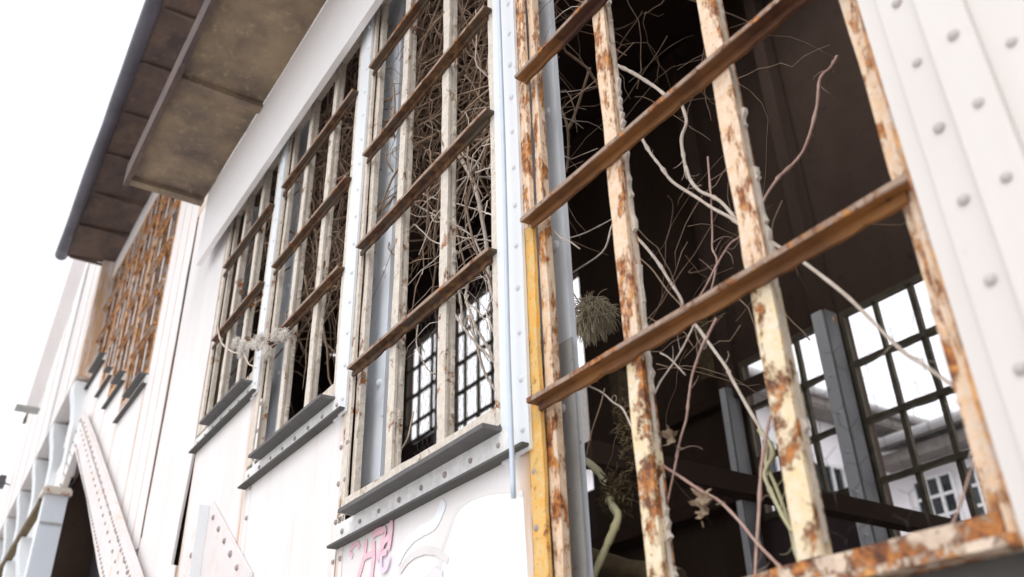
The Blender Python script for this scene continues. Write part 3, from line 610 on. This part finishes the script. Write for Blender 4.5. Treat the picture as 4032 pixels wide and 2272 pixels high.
# ---------------------------------------------------------------- floodlight and cable
fl = empty('floodlight', (-13.1, .9, 3.70), 'small dark floodlight on a thin arm at the far end wall', 'floodlight')
q = MB(); q.box(-13.18, -13.0, .785, .865, 3.66, 3.80); q.box(-13.16, -13.02, .77, .7845, 3.68, 3.78); q.build('lamp_head', M['lamp'], fl)
q = MB(); q.tube([(-13.08,.866,3.72),(-13.08,.925,3.70)], .012, 6, sub=1); q.build('arm', M['lamp'], fl)
q = MB(); q.tube([(-1.462,.984,3.0),(-1.458,.985,2.2),(-1.452,.986,1.4),(-1.455,.986,.9),(-1.452,.985,.7),(-1.447,.984,.515)], .0055, 8)
tag(q.build('cable', M['cable'], loc=(-1.45,.98,.52)), 'pale blue cable hanging down the riveted post between the two nearest windows', 'cable')
VINES = {
'long_a':(0.0037,[(-1.2887,1.3,1.4677),(-1.252,1.2894,1.3812),(-1.2107,1.2788,1.3041),(-1.1714,1.2682,1.2313),(-1.1011,1.2576,1.1424),(-1.05,1.2471,1.0776),(-1.001,1.2365,1.0219),(-0.9679,1.2259,0.9797),(-0.9142,1.2153,0.9192),(-0.8778,1.2047,0.8752),(-0.8407,1.1941,0.8322),(-0.7622,1.1835,0.7206),(-0.7229,1.1729,0.6582),(-0.6689,1.1624,0.5628),(-0.6337,1.1518,0.5204),(-0.5886,1.1412,0.4614),(-0.5635,1.1306,0.4273),(-0.5464,1.12,0.4082)]),
'v2':(0.0052,[(-1.4012,1.3,1.8238),(-1.3481,1.29,1.7566),(-1.2719,1.28,1.6588),(-1.2101,1.27,1.5711),(-1.1637,1.26,1.5018),(-1.1143,1.25,1.4168)]),
'v3':(0.0046,[(-1.1857,1.35,1.5537),(-1.1685,1.34,1.4873),(-1.1555,1.33,1.426),(-1.17,1.32,1.3819),(-1.1634,1.31,1.3097),(-1.152,1.3,1.2434),(-1.1428,1.29,1.2644),(-1.1267,1.28,1.2109),(-1.0964,1.27,1.1596),(-1.0558,1.26,1.1156),(-1.0234,1.25,1.0745),(-0.9878,1.24,1.0099)]),
'v4':(0.0037,[(-0.7729,1.4,1.3659),(-0.7836,1.3833,1.3343),(-0.8056,1.3667,1.3085),(-0.8213,1.35,1.2277),(-0.8638,1.3333,1.1396),(-0.9228,1.3167,1.1041),(-0.9046,1.3,1.0927),(-0.9344,1.2833,1.0561),(-0.9531,1.2667,1.0132),(-0.9593,1.25,0.9832)]),
'v5':(0.0021,[(-1.652,1.3,1.3443),(-1.6366,1.3,1.3377),(-1.5516,1.3,1.3091),(-1.4891,1.3,1.2957),(-1.4288,1.3,1.2861),(-1.3834,1.3,1.2843)]),
'v6':(0.0022,[(-1.348,1.25,1.2318),(-1.3657,1.24,1.2048),(-1.396,1.23,1.1455),(-1.5321,1.22,1.1366),(-1.4919,1.21,1.0713),(-1.4567,1.2,1.02)]),
'v7':(0.0037,[(-1.3444,1.28,1.2033),(-1.3248,1.2743,1.1737),(-1.2822,1.2686,1.1097),(-1.2427,1.2629,1.0436),(-1.215,1.2571,0.989),(-1.1779,1.2514,0.9149),(-1.175,1.2457,0.8855),(-1.135,1.24,0.8287),(-1.1119,1.2343,0.7908),(-1.0896,1.2286,0.7543),(-1.0601,1.2229,0.7027),(-1.0448,1.2171,0.6693),(-1.011,1.2114,0.5932),(-0.9846,1.2057,0.5381),(-0.9761,1.2,0.4911)]),
'v8':(0.0033,[(-0.978,1.2,0.5132),(-0.9778,1.19,0.4829),(-0.9576,1.18,0.4342),(-0.9377,1.17,0.3719),(-0.9272,1.16,0.3275),(-0.9148,1.15,0.2935)]),
'v9':(0.0024,[(-1.0104,1.16,0.7704),(-1.0327,1.1567,0.7457),(-1.0495,1.1533,0.7228),(-1.0394,1.15,0.7338),(-1.0765,1.1467,0.6807),(-1.0928,1.1433,0.6329),(-1.1012,1.14,0.5977),(-1.1169,1.1367,0.5674),(-1.1336,1.1333,0.5313),(-1.1236,1.13,0.538),(-1.1406,1.1267,0.4952),(-1.1607,1.1233,0.4484),(-1.1675,1.12,0.4333)]),
'v10':(0.0020,[(-1.0988,1.2,0.8163),(-1.1093,1.1917,0.7928),(-1.1299,1.1833,0.7623),(-1.1493,1.175,0.7383),(-1.1853,1.1667,0.7071),(-1.2027,1.1583,0.6757),(-1.2094,1.15,0.6519)]),
'v10b':(0.0016,[(-1.1789,1.17,0.77),(-1.1624,1.17,0.7562),(-1.1469,1.17,0.7384),(-1.1181,1.17,0.6978)]),
'v11':(0.0027,[(-1.2119,1.15,0.5563),(-1.1905,1.1437,0.5391),(-1.136,1.1375,0.4975),(-1.0809,1.1312,0.454),(-1.0369,1.125,0.4241),(-0.9942,1.1188,0.3792),(-0.9605,1.1125,0.3372),(-0.9229,1.1063,0.2966),(-0.9038,1.1,0.279)]),
'v12':(0.0029,[(-0.9438,1.18,0.5563),(-0.9469,1.1686,0.5261),(-0.9504,1.1571,0.4932),(-0.955,1.1457,0.4546),(-0.9632,1.1343,0.3884),(-0.9674,1.1229,0.3399),(-0.9685,1.1114,0.3001),(-0.9652,1.1,0.2758)]),
'v13':(0.0040,[(-0.989,1.2,0.5494),(-0.9668,1.1937,0.519),(-0.9582,1.1875,0.492),(-0.9701,1.1812,0.4733),(-0.9728,1.175,0.4557),(-0.9592,1.1688,0.422),(-0.9414,1.1625,0.3819),(-0.9281,1.1562,0.3618),(-0.9178,1.15,0.3477)]),
'v14':(0.0099,[(-1.7926,1.4,0.7847),(-1.731,1.3773,0.7527),(-1.6564,1.3545,0.711),(-1.5869,1.3318,0.6572),(-1.542,1.3091,0.6101),(-1.5108,1.2864,0.5777),(-1.4734,1.2636,0.5424),(-1.4332,1.2409,0.5099),(-1.4194,1.2182,0.4805),(-1.4338,1.1955,0.4298),(-1.4472,1.1727,0.3798),(-1.4338,1.15,0.3563)]),
'v15':(0.0016,[(-1.3941,1.2,0.7784),(-1.3872,1.19,0.7637),(-1.3895,1.18,0.7328),(-1.4123,1.17,0.6805),(-1.4277,1.16,0.6245),(-1.4321,1.15,0.5987)]),
'v16':(0.0026,[(-1.5195,1.25,0.8467),(-1.4885,1.2429,0.8255),(-1.4441,1.2357,0.7944),(-1.4028,1.2286,0.7549),(-1.3686,1.2214,0.729),(-1.3463,1.2143,0.7004),(-1.3232,1.2071,0.6583),(-1.3058,1.2,0.6284)]),
'v17':(0.0021,[(-1.0832,1.3,1.2588),(-1.0789,1.2857,1.1672),(-1.07,1.2714,1.1195),(-1.0692,1.2571,1.0309),(-1.0644,1.2429,0.9808),(-1.0452,1.2286,0.9383),(-1.0502,1.2143,0.8882),(-1.0468,1.2,0.8639)]),
'v18':(0.0020,[(-0.9784,1.25,0.9803),(-0.9871,1.236,0.9639),(-1.0012,1.222,0.9507),(-1.0257,1.208,0.9163),(-1.0552,1.194,0.8714),(-1.0609,1.18,0.8494)]),
'v19':(0.0020,[(-1.3652,1.3,1.1616),(-1.3315,1.284,1.1188),(-1.2716,1.268,1.045),(-1.2179,1.252,0.9598),(-1.1712,1.236,0.899),(-1.14,1.22,0.8611)]),
'v20':(0.0020,[(-0.5535,1.12,0.4161),(-0.5774,1.115,0.3688),(-0.5945,1.11,0.3387),(-0.6202,1.105,0.2982),(-0.6301,1.1,0.2822)]),
'v20b':(0.0016,[(-0.5576,1.12,0.412),(-0.5776,1.13,0.3987),(-0.6038,1.14,0.3703)]),
'v21':(0.0048,[(-1.7271,1.35,2.0101),(-1.6886,1.3375,1.9378),(-1.6114,1.325,1.7515),(-1.5979,1.3125,1.6213),(-1.5969,1.3,1.5491)]),
'v22':(0.0047,[(-1.5132,1.35,1.9018),(-1.5084,1.3333,1.8601),(-1.5519,1.3167,1.7515),(-1.575,1.3,1.6865)]),
'b1':(0.0073,[(-2.209,1.3,2.0189),(-2.1494,1.285,1.9402),(-2.0601,1.27,1.798),(-1.9987,1.255,1.6702),(-1.9543,1.24,1.5632),(-1.9114,1.225,1.453),(-1.8831,1.21,1.3515),(-1.842,1.195,1.2566),(-1.8019,1.18,1.1741),(-1.7693,1.165,1.0803),(-1.7444,1.15,1.0403)]),
'b2':(0.0027,[(-2.5921,1.25,2.1507),(-2.4785,1.2429,2.0404),(-2.3623,1.2357,1.9204),(-2.2374,1.2286,1.8147),(-2.106,1.2214,1.7174),(-1.9415,1.2143,1.588),(-1.8276,1.2071,1.4961),(-1.7657,1.2,1.4489)]),
'b3':(0.0033,[(-2.4665,1.25,1.9504),(-2.4094,1.2417,1.8964),(-2.2436,1.2333,1.7479),(-2.1109,1.225,1.6336),(-1.9825,1.2167,1.5162),(-1.9269,1.2083,1.434),(-1.887,1.2,1.3757)]),
'b4':(0.0037,[(-2.0684,1.2,1.6434),(-2.0522,1.2,1.5866),(-2.0212,1.2,1.4866),(-1.9989,1.2,1.4214),(-1.9917,1.2,1.3915)]),
'b5':(0.0040,[(-2.2141,1.25,1.4322),(-2.1563,1.2357,1.3645),(-2.0705,1.2214,1.2606),(-2.1037,1.2071,1.3264),(-1.9622,1.1929,1.1581),(-1.8163,1.1786,1.0137),(-1.7572,1.1643,0.9582),(-1.709,1.15,0.9195)]),
'b6':(0.0047,[(-2.2007,1.3,1.4635),(-2.1755,1.2875,1.4291),(-2.1387,1.275,1.3451),(-2.1064,1.2625,1.2528),(-2.056,1.25,1.2745),(-1.9911,1.2375,1.1495),(-1.9298,1.225,1.0338),(-1.8421,1.2125,0.9329),(-1.7954,1.2,0.8963)]),
'b7':(0.0046,[(-2.0525,1.25,1.4113),(-2.0455,1.2412,1.3788),(-2.042,1.2325,1.3226),(-1.9959,1.2237,1.244),(-1.9548,1.215,1.1739),(-1.9296,1.2062,1.1537),(-1.8646,1.1975,1.074),(-1.8035,1.1888,0.9877),(-1.7538,1.18,0.938)]),
'b8':(0.0028,[(-2.2849,1.2,1.3577),(-2.2902,1.2,1.331),(-2.293,1.2,1.2605),(-2.2227,1.2,1.1559),(-2.1714,1.2,1.1158)]),
'b9':(0.0025,[(-2.1465,1.12,0.969),(-2.1433,1.11,0.9296),(-2.1452,1.1,0.8808),(-2.1893,1.09,0.8398),(-2.1864,1.08,0.8199)]),
'c1':(0.0037,[(-4.0216,1.0,2.0499),(-3.954,0.995,1.9715),(-3.8347,0.99,1.8649),(-3.6514,0.985,1.7512),(-3.5301,0.98,1.6922)]),
'c2':(0.0033,[(-3.4822,0.99,1.6749),(-3.4613,0.9925,1.6521),(-3.3978,0.995,1.5905),(-3.3593,0.9975,1.5685),(-3.3096,1.0,1.5388)]),
'c3':(0.0023,[(-3.3111,0.98,1.6271),(-3.2031,0.9925,1.5815),(-3.1007,1.005,1.5624),(-3.0041,1.0175,1.545),(-2.9612,1.03,1.5667)]),
}

# ---------------------------------------------------------------- dead climbing plants
VLAB = {
'long_a': ('twig','longest pale stem slanting from the top middle pane to the bottom right corner'),
'v2': ('twig','pale stem arching down from the top of the first bar of the nearest window'),
'v3': ('twig','pale curved stem that joins the longest stem from above'),
'v4': ('twigred','kinked reddish stem alone in the dark top right pane of the nearest window'),
'v5': ('twig','thin stem spanning from the inner blue column up to the first bar'),
'v6': ('twig','thin bent stem with one sharp elbow beside the inner blue column'),
'v7': ('twig','thick pale stem crossing the nearest transom down to the second bar of the nearest window'),
'v8': ('twiggreen','greenish grey stem hanging low just left of the second bar of the nearest window'),
'v9': ('twigred','long wavy brown stem hanging behind the dry leaf in the middle pane'),
'v10': ('twig','slim curved twig under the middle of the nearest transom'),
'v10b': ('twig','short twig crossing a slim curved twig under the nearest transom'),
'v11': ('twigred','straight reddish cane carrying a crumpled leaf across the bottom middle pane'),
'v12': ('twigred','upright brown cane crossing the reddish cane near the bottom of the nearest window'),
'v13': ('twiggreen','knotted yellow green stem beside the second bar of the nearest window'),
'v14': ('twiggreen','thickest green stem, bent like an elbow, in the bottom left pane of the nearest window'),
'v15': ('twigdark','thread thin stem dropping from the nearest transom in the bottom left pane'),
'v16': ('twig','knobbly twig slanting right below the nearest transom in the bottom left pane'),
'v17': ('twigred','thin reddish upright stem just left of the second bar above the nearest transom'),
'v18': ('twigred','thin stem leaning from the second bar down left to the nearest transom'),
'v19': ('twigdark','thin dark stem beside the thick pale stem above the nearest transom'),
'v20': ('twigred','reddish cane leaning at the bottom right corner of the nearest window'),
'v20b': ('twig','short pale twig leaning against the reddish cane in the bottom right corner'),
'v21': ('twigdark','blurred stem curving down beside the upper part of the inner blue column'),
'v22': ('twigdark','blurred forked stem that meets another beside the inner blue column'),
'b1': ('twig','thick pale stem running down the right side of the second nearest window'),
'b2': ('twig','long thin twig sagging across the middle of the second nearest window'),
'b3': ('twig','forked twig slanting down right just below a long thin twig of the second window'),
'b4': ('twigdark','short brown stem right of the second bar of the second nearest window'),
'b5': ('twig','pale stem slanting over the netting from the second bar down to the right post'),
'b6': ('twig','pale stem with a broken top standing behind the netting'),
'b7': ('twig','curved pale stem with a small curl at its top in front of the rear window'),
'b8': ('twig','small upright twig between the first two bars of the second nearest window'),
'b9': ('twig','little forked twig stuck in the bottom corner beside the first bar of the second window'),
'c1': ('twig','thin stem bowing toward the white fluffy seed heads'),
'c2': ('twig','thin stem hanging below the white fluffy seed heads'),
'c3': ('twigred','fine reddish stem carrying the right hand fluffy seed heads'),
}
def tendril(mb, p, r, length, d=None):
    """a thin side shoot that wanders and curls"""
    d = Vector(d) if d else Vector((random.uniform(-1,1), random.uniform(-.3,.3), random.uniform(-1,1)))
    d.normalize(); q = Vector(p); pts = [q.copy()]; ax = Vector((random.uniform(-.3,.3),1,random.uniform(-.3,.3)))
    cu = random.uniform(-.45,.45)*(2 if random.random() < .2 else 1)
    for i in range(6):
        d = Matrix.Rotation(cu*(.25+.2*i), 3, ax) @ d
        q = q+d*length/6; pts.append(q.copy())
    mb.tube(pts, r, 4, r*.4, sub=2)
for k_, (r_, pts) in VINES.items():
    m_, lab = VLAB[k_]
    q = MB(); thin = r_ < .0025
    P = q.tube(pts, r_*1.05, 7, r_*.8, wob=.13, sub=5, knots=.06)
    for i in range(2, len(P)-2):
        if random.random() < (.10 if not thin else .07) and k_ not in ('v14',):
            tendril(q, P[i], max(.0007, r_*.22), random.uniform(.02,.06))
    tag(q.build('dead_vine', M[m_], loc=pts[len(pts)//2]), lab, 'vine', 'dead vine stems climbing through the windows')

def tangle(n, box, steps, r, mat, length, label, bias=(0,0,-.3)):
    q = MB(); (x0,x1,y0,y1,z0,z1) = box
    for i in range(n):
        yy = random.uniform(y0,y1); kx = yy/((y0+y1)/2)
        p = Vector((random.uniform(x0,x1)*kx, yy, random.uniform(z0,z1)*kx))
        d = Vector((random.gauss(0,1), random.gauss(0,.35), random.gauss(0,1))).normalized()
        st = length*random.uniform(.5,1.3)/steps; pts = [p.copy()]
        for s_ in range(steps):
            d = (d+Vector((random.gauss(0,.24), random.gauss(0,.15), random.gauss(0,.24)))+Vector(bias)*.15).normalized()
            p = p+d*st
            p.y = max(1.09, p.y)
            pts.append(p.copy())
        rr = r*random.choice((.5,.6,.8,1,1.5)); q.tube(pts, rr, 4, rr*.5, sub=1)
    return tag(q.build('dry_vine_tangle', M[mat], loc=((x0+x1)/2,(y0+y1)/2,z0), label=label, kind='stuff'), cat='dead vines')
tangle(620, (-2.75,-1.60,1.12,1.5,1.95,3.3), 9, .0034, 'twigdark', .6, 'dense brown mass of dead vines filling the upper second window')
tangle(70, (-2.2,-1.62,1.10,1.35,1.25,1.9), 9, .0022, 'twig', .40, 'loose dry twigs across the middle of the second window')
tangle(32, (-1.8,-1.2,1.4,1.9,1.5,2.6), 9, .0024, 'twigdark', .45, 'dark dead vines in the top left panes of the nearest window')
tangle(26, (-1.5,-.85,1.15,1.6,.75,1.2), 8, .0011, 'twigdark', .28, 'fine dead twigs behind the middle of the nearest window')
tangle(360, (-3.9,-2.65,1.12,1.5,1.9,3.3), 8, .0040, 'twigdark', .5, 'brown dead vines in the top of the third window')
tangle(260, (-4.75,-3.5,1.12,1.5,2.0,3.3), 8, .0040, 'twigdark', .5, 'brown dead vines in the fourth window')

# ---------------------------------------------------------------- seed heads, tuft, leaves, moss
SLAB = ['leftmost white fluffy seed head before the bars of the fourth window','white fluffy seed head second from the left on a bowing stem','small white fluffy seed head in the middle of the cluster',
 'large white fluffy seed head over the pale post','white fluffy seed head upper right beside the third window','rightmost white fluffy seed head on a fine reddish stem','lowest white fluffy seed head, hanging on the rusty jamb',
 'white fluffy seed head just below the second from the left','white fluffy seed head between the large one and the upper right one']
SEEDS = [(-3.5954,.985,1.7704),(-3.4766,.985,1.6995),(-3.3323,.985,1.6481),(-3.2621,.985,1.6328),(-3.0597,.985,1.5742),(-2.9569,.985,1.5298),(-3.1414,.985,1.5333),(-3.4983,.985,1.6766),(-3.1929,.985,1.5859)]
SR = [.034,.043,.026,.046,.036,.035,.037,.028,.028]
for (c, r_, lab) in zip(SEEDS, SR, SLAB):
    q = MB(); c = Vector(c)
    for i in range(420):
        d = Vector((random.gauss(0,1),random.gauss(0,1),random.gauss(0,1))).normalized(); p = c+Vector((random.uniform(-1,1),random.uniform(-.4,.4),random.uniform(-1,1)))*r_*.45
        pts = [p]; L = r_*random.uniform(.3,.8)
        for s_ in range(5):
            d = (d+Vector((random.gauss(0,.65),random.gauss(0,.65),random.gauss(0,.65)))).normalized(); p = p+d*L/5; pts.append(p)
        q.tube(pts, .0016, 3, .0009, sub=1)
    tag(q.build('seed_head', M['seed'], loc=c), lab, 'seed head', 'fluffy seed heads hanging outside the windows')
q = MB(); c = Vector((-1.7127,1.45,1.1729))
for i in range(900):                                   # matted ball of short drooping blades
    d = Vector((random.gauss(0,1), random.gauss(0,.8), random.gauss(0,1))).normalized()
    p = c+Vector((d.x*.062, d.y*.05, d.z*.048))*random.uniform(.55,1); pts = [p]; L = random.uniform(.02,.05)
    d = (d*.8+Vector((random.gauss(0,.35), random.gauss(0,.3), random.gauss(0,.35)))).normalized()
    for s_ in range(4):
        d = (d+Vector((0,0,-.45))+Vector((random.gauss(0,.2),0,random.gauss(0,.2)))).normalized(); p = p+d*L/4; pts.append(p)
    q.tube(pts, .0016, 3, .0008, sub=1)
tag(q.build('grass_tuft', M['straw'], loc=c), 'round tuft of dry tan grass inside the nearest window beside the blue column', 'grass tuft')
def dry_leaf(c, s, lab, rot):
    q = MB(); b0 = len(q.v); rm = Matrix.Rotation(rot, 3, 'Y'); NR, NS = 5, 30
    ph = random.uniform(0, 6)
    for side in (0, .0011):                              # lobed, crumpled blade with a little thickness
        random.seed(int(abs(c[0])*1000)+3)
        for i in range(NR+1):
            for j in range(NS):
                a = 2*math.pi*j/NS; ro = s*(.78+.24*math.cos(5*a)+.10*math.cos(11*a+ph))*(i/NR)
                x_, z_ = ro*math.cos(a), ro*math.sin(a)*.8
                fold = .55*abs(x_)+.22*s*math.sin(9*z_/s+ph)*(i/NR)+.16*s*math.sin(7*x_/s+2*ph)
                q.v.append(tuple(Vector(c)+rm @ Vector((x_*.8, side-fold, z_+random.uniform(-.05,.05)*s))))
    m_ = (NR+1)*NS
    for sd in (0, 1):
        for i in range(NR):
            for j in range(NS):
                a = b0+sd*m_+i*NS+j; e = b0+sd*m_+i*NS+(j+1)%NS
                f = [a, e, e+NS, a+NS]; q.f.append(f if sd == 0 else f[::-1]); q.sm.append(False)
    random.seed(int(abs(c[0])*1000)+11)
    q.tube([Vector(c)+rm @ Vector((s*.9,0,0)), Vector(c)+rm @ Vector((s*1.5,0,s*.3))], .0012, 5, sub=1)
    tag(q.build('dry_leaf', M['leaf'], loc=c), lab, 'leaf', 'dry leaves caught on the stems')
dry_leaf((-1.1247,1.12,.5649), .026, 'pale dry leaf caught beside a wavy brown stem in the bottom middle pane', 1.1)
dry_leaf((-1.0522,1.11,.4259), .028, 'crumpled brown leaf hanging on the straight reddish cane', .5)
dry_leaf((-1.058,1.105,.408), .017, 'small curled leaf just under the crumpled brown leaf', 1.9)
def lump(c, r_, lab, mat='moss', n_=500, el=(1,.8,1.3)):
    q = MB(); c = Vector(c)
    for i in range(n_):
        d = Vector((random.gauss(0,1),random.gauss(0,1),random.gauss(0,1))).normalized()
        p = c+Vector((d.x*el[0],d.y*el[1],d.z*el[2]))*r_*random.uniform(.2,1); pts = [p]; dd = Vector((random.gauss(0,1),random.gauss(0,1),random.gauss(0,1)-.4)).normalized()
        for s_ in range(3): dd = (dd+Vector((random.gauss(0,.4),random.gauss(0,.4),random.gauss(0,.4)))).normalized(); p = p+dd*r_*.16; pts.append(p)
        q.tube(pts, r_*.045, 4, r_*.02, sub=1)
    tag(q.build('moss_clump', M[mat], loc=c), lab, 'moss')
lump((-1.4984,1.3,.5832), .045, 'dark brown matted clump on the bend of the thick green stem')
lump((-1.40,1.28,.70), .06, 'ragged brown clump hanging above the bend of the thick green stem', n_=350, el=(.7,.6,1.7))
q = MB(); q.tube([(-1.75,1.38,.50),(-1.60,1.40,.445),(-1.45,1.42,.40)], .03, 9, .024, wob=.1); tag(q.build('log', M['moss'], loc=(-1.6,1.4,.44)), 'short mossy log lying at the bottom left inside the nearest window', 'log')
q = MB(); q.tube([(-2.36,1.20,.80),(-2.22,1.25,.77),(-2.05,1.3,.74)], .035, 9, .028, wob=.1); tag(q.build('log', M['twig'], loc=(-2.2,1.25,.77)), 'pale stump of wood on the sill between the first two bars of the second window', 'log')

# ---------------------------------------------------------------- wire netting
def netting(x0, x1, z0, z1, y, cell, lab, keep=1.0):
    q = MB(); h = cell; rw = h*.866; row = 0; z = z0
    while z < z1:
        x = x0+(row % 2)*h*.5
        while x < x1:
            j = lambda: random.uniform(-.12,.12)*h
            a = (x+j(), y+j()*.6, z+j()); 
            if random.random() < keep:
                q.tube([a, (x+h*.5+j()*.4, y+j()*.5, z+rw*.36)], .00045, 3, sub=1)
                q.tube([a, (x-h*.5+j()*.4, y+j()*.5, z+rw*.36)], .00045, 3, sub=1)
                q.tube([a, (x+j()*.3, y+j()*.5, z-rw*.64)], .0006, 3, sub=1)
            x += h
        z += rw; row += 1
    tag(q.build('wire_netting', M['wire'], loc=((x0+x1)/2, y, z0)), lab, 'wire netting')
netting(-2.12, -1.60, .74, 1.28, 1.115, .027, 'rusty hexagonal wire netting across the lower panes of the second nearest window')
netting(-.85, -.54, .28, .60, 1.11, .034, 'sagging wire netting behind the bottom right pane of the nearest window', .7)

# ---------------------------------------------------------------- sky, sun, camera
W = bpy.data.worlds.new('World'); sc.world = W; W.use_nodes = True
nt = W.node_tree; bg = nt.nodes['Background']
sky = nt.nodes.new('ShaderNodeTexSky'); sky.sky_type = 'NISHITA'; sky.sun_disc = False
EL, AZ = R(50), R(152)
sky.sun_elevation = EL; sky.sun_rotation = AZ; sky.dust_density = 4; sky.air_density = 1.0; sky.ozone_density = 1.0
hs = nt.nodes.new('ShaderNodeHueSaturation'); hs.inputs['Saturation'].default_value = .16
nt.links.new(sky.outputs['Color'], hs.inputs['Color'])
cl = mix(nt, .62, hs.outputs['Color'], (10.2, 10.2, 10.6))          # bright even cloud cover over the clear sky
nt.links.new(cl, bg.inputs['Color'])
bg.inputs['Strength'].default_value = .15
sun = bpy.data.lights.new('sun', 'SUN'); sun.energy = .6; sun.angle = R(20); sun.color = (1, .95, .88)
so = bpy.data.objects.new('sun', sun); col.objects.link(so)
d = Vector((math.sin(AZ)*math.cos(EL), math.cos(AZ)*math.cos(EL), math.sin(EL)))
so.rotation_euler = (-d).to_track_quat('-Z', 'Y').to_euler(); so.location = (0, -10, 20)

cam = bpy.data.cameras.new('camera'); co = bpy.data.objects.new('camera', cam); col.objects.link(co); sc.camera = co
rr, uu, bb = (.554257,.831939,-.02602), (.424416,-.255588,.868646), (.71601,-.492497,-.49475)
co.matrix_world = Matrix(((rr[0],uu[0],bb[0],0),(rr[1],uu[1],bb[1],0),(rr[2],uu[2],bb[2],0),(0,0,0,1)))
cam.sensor_width = 36; cam.lens = 31.295; cam.clip_end = 2000; cam.clip_start = .02
cam.dof.use_dof = True; cam.dof.focus_distance = 2.6*S; cam.dof.aperture_fstop = 31.295e-3/(.0105*S)

sc.view_settings.view_transform = 'Standard'; sc.view_settings.look = 'None'
sc.view_settings.exposure = 0.14; sc.view_settings.gamma = 1
sc.render.engine = 'CYCLES'
sc.cycles.use_denoising = True
sc.cycles.max_bounces = 8
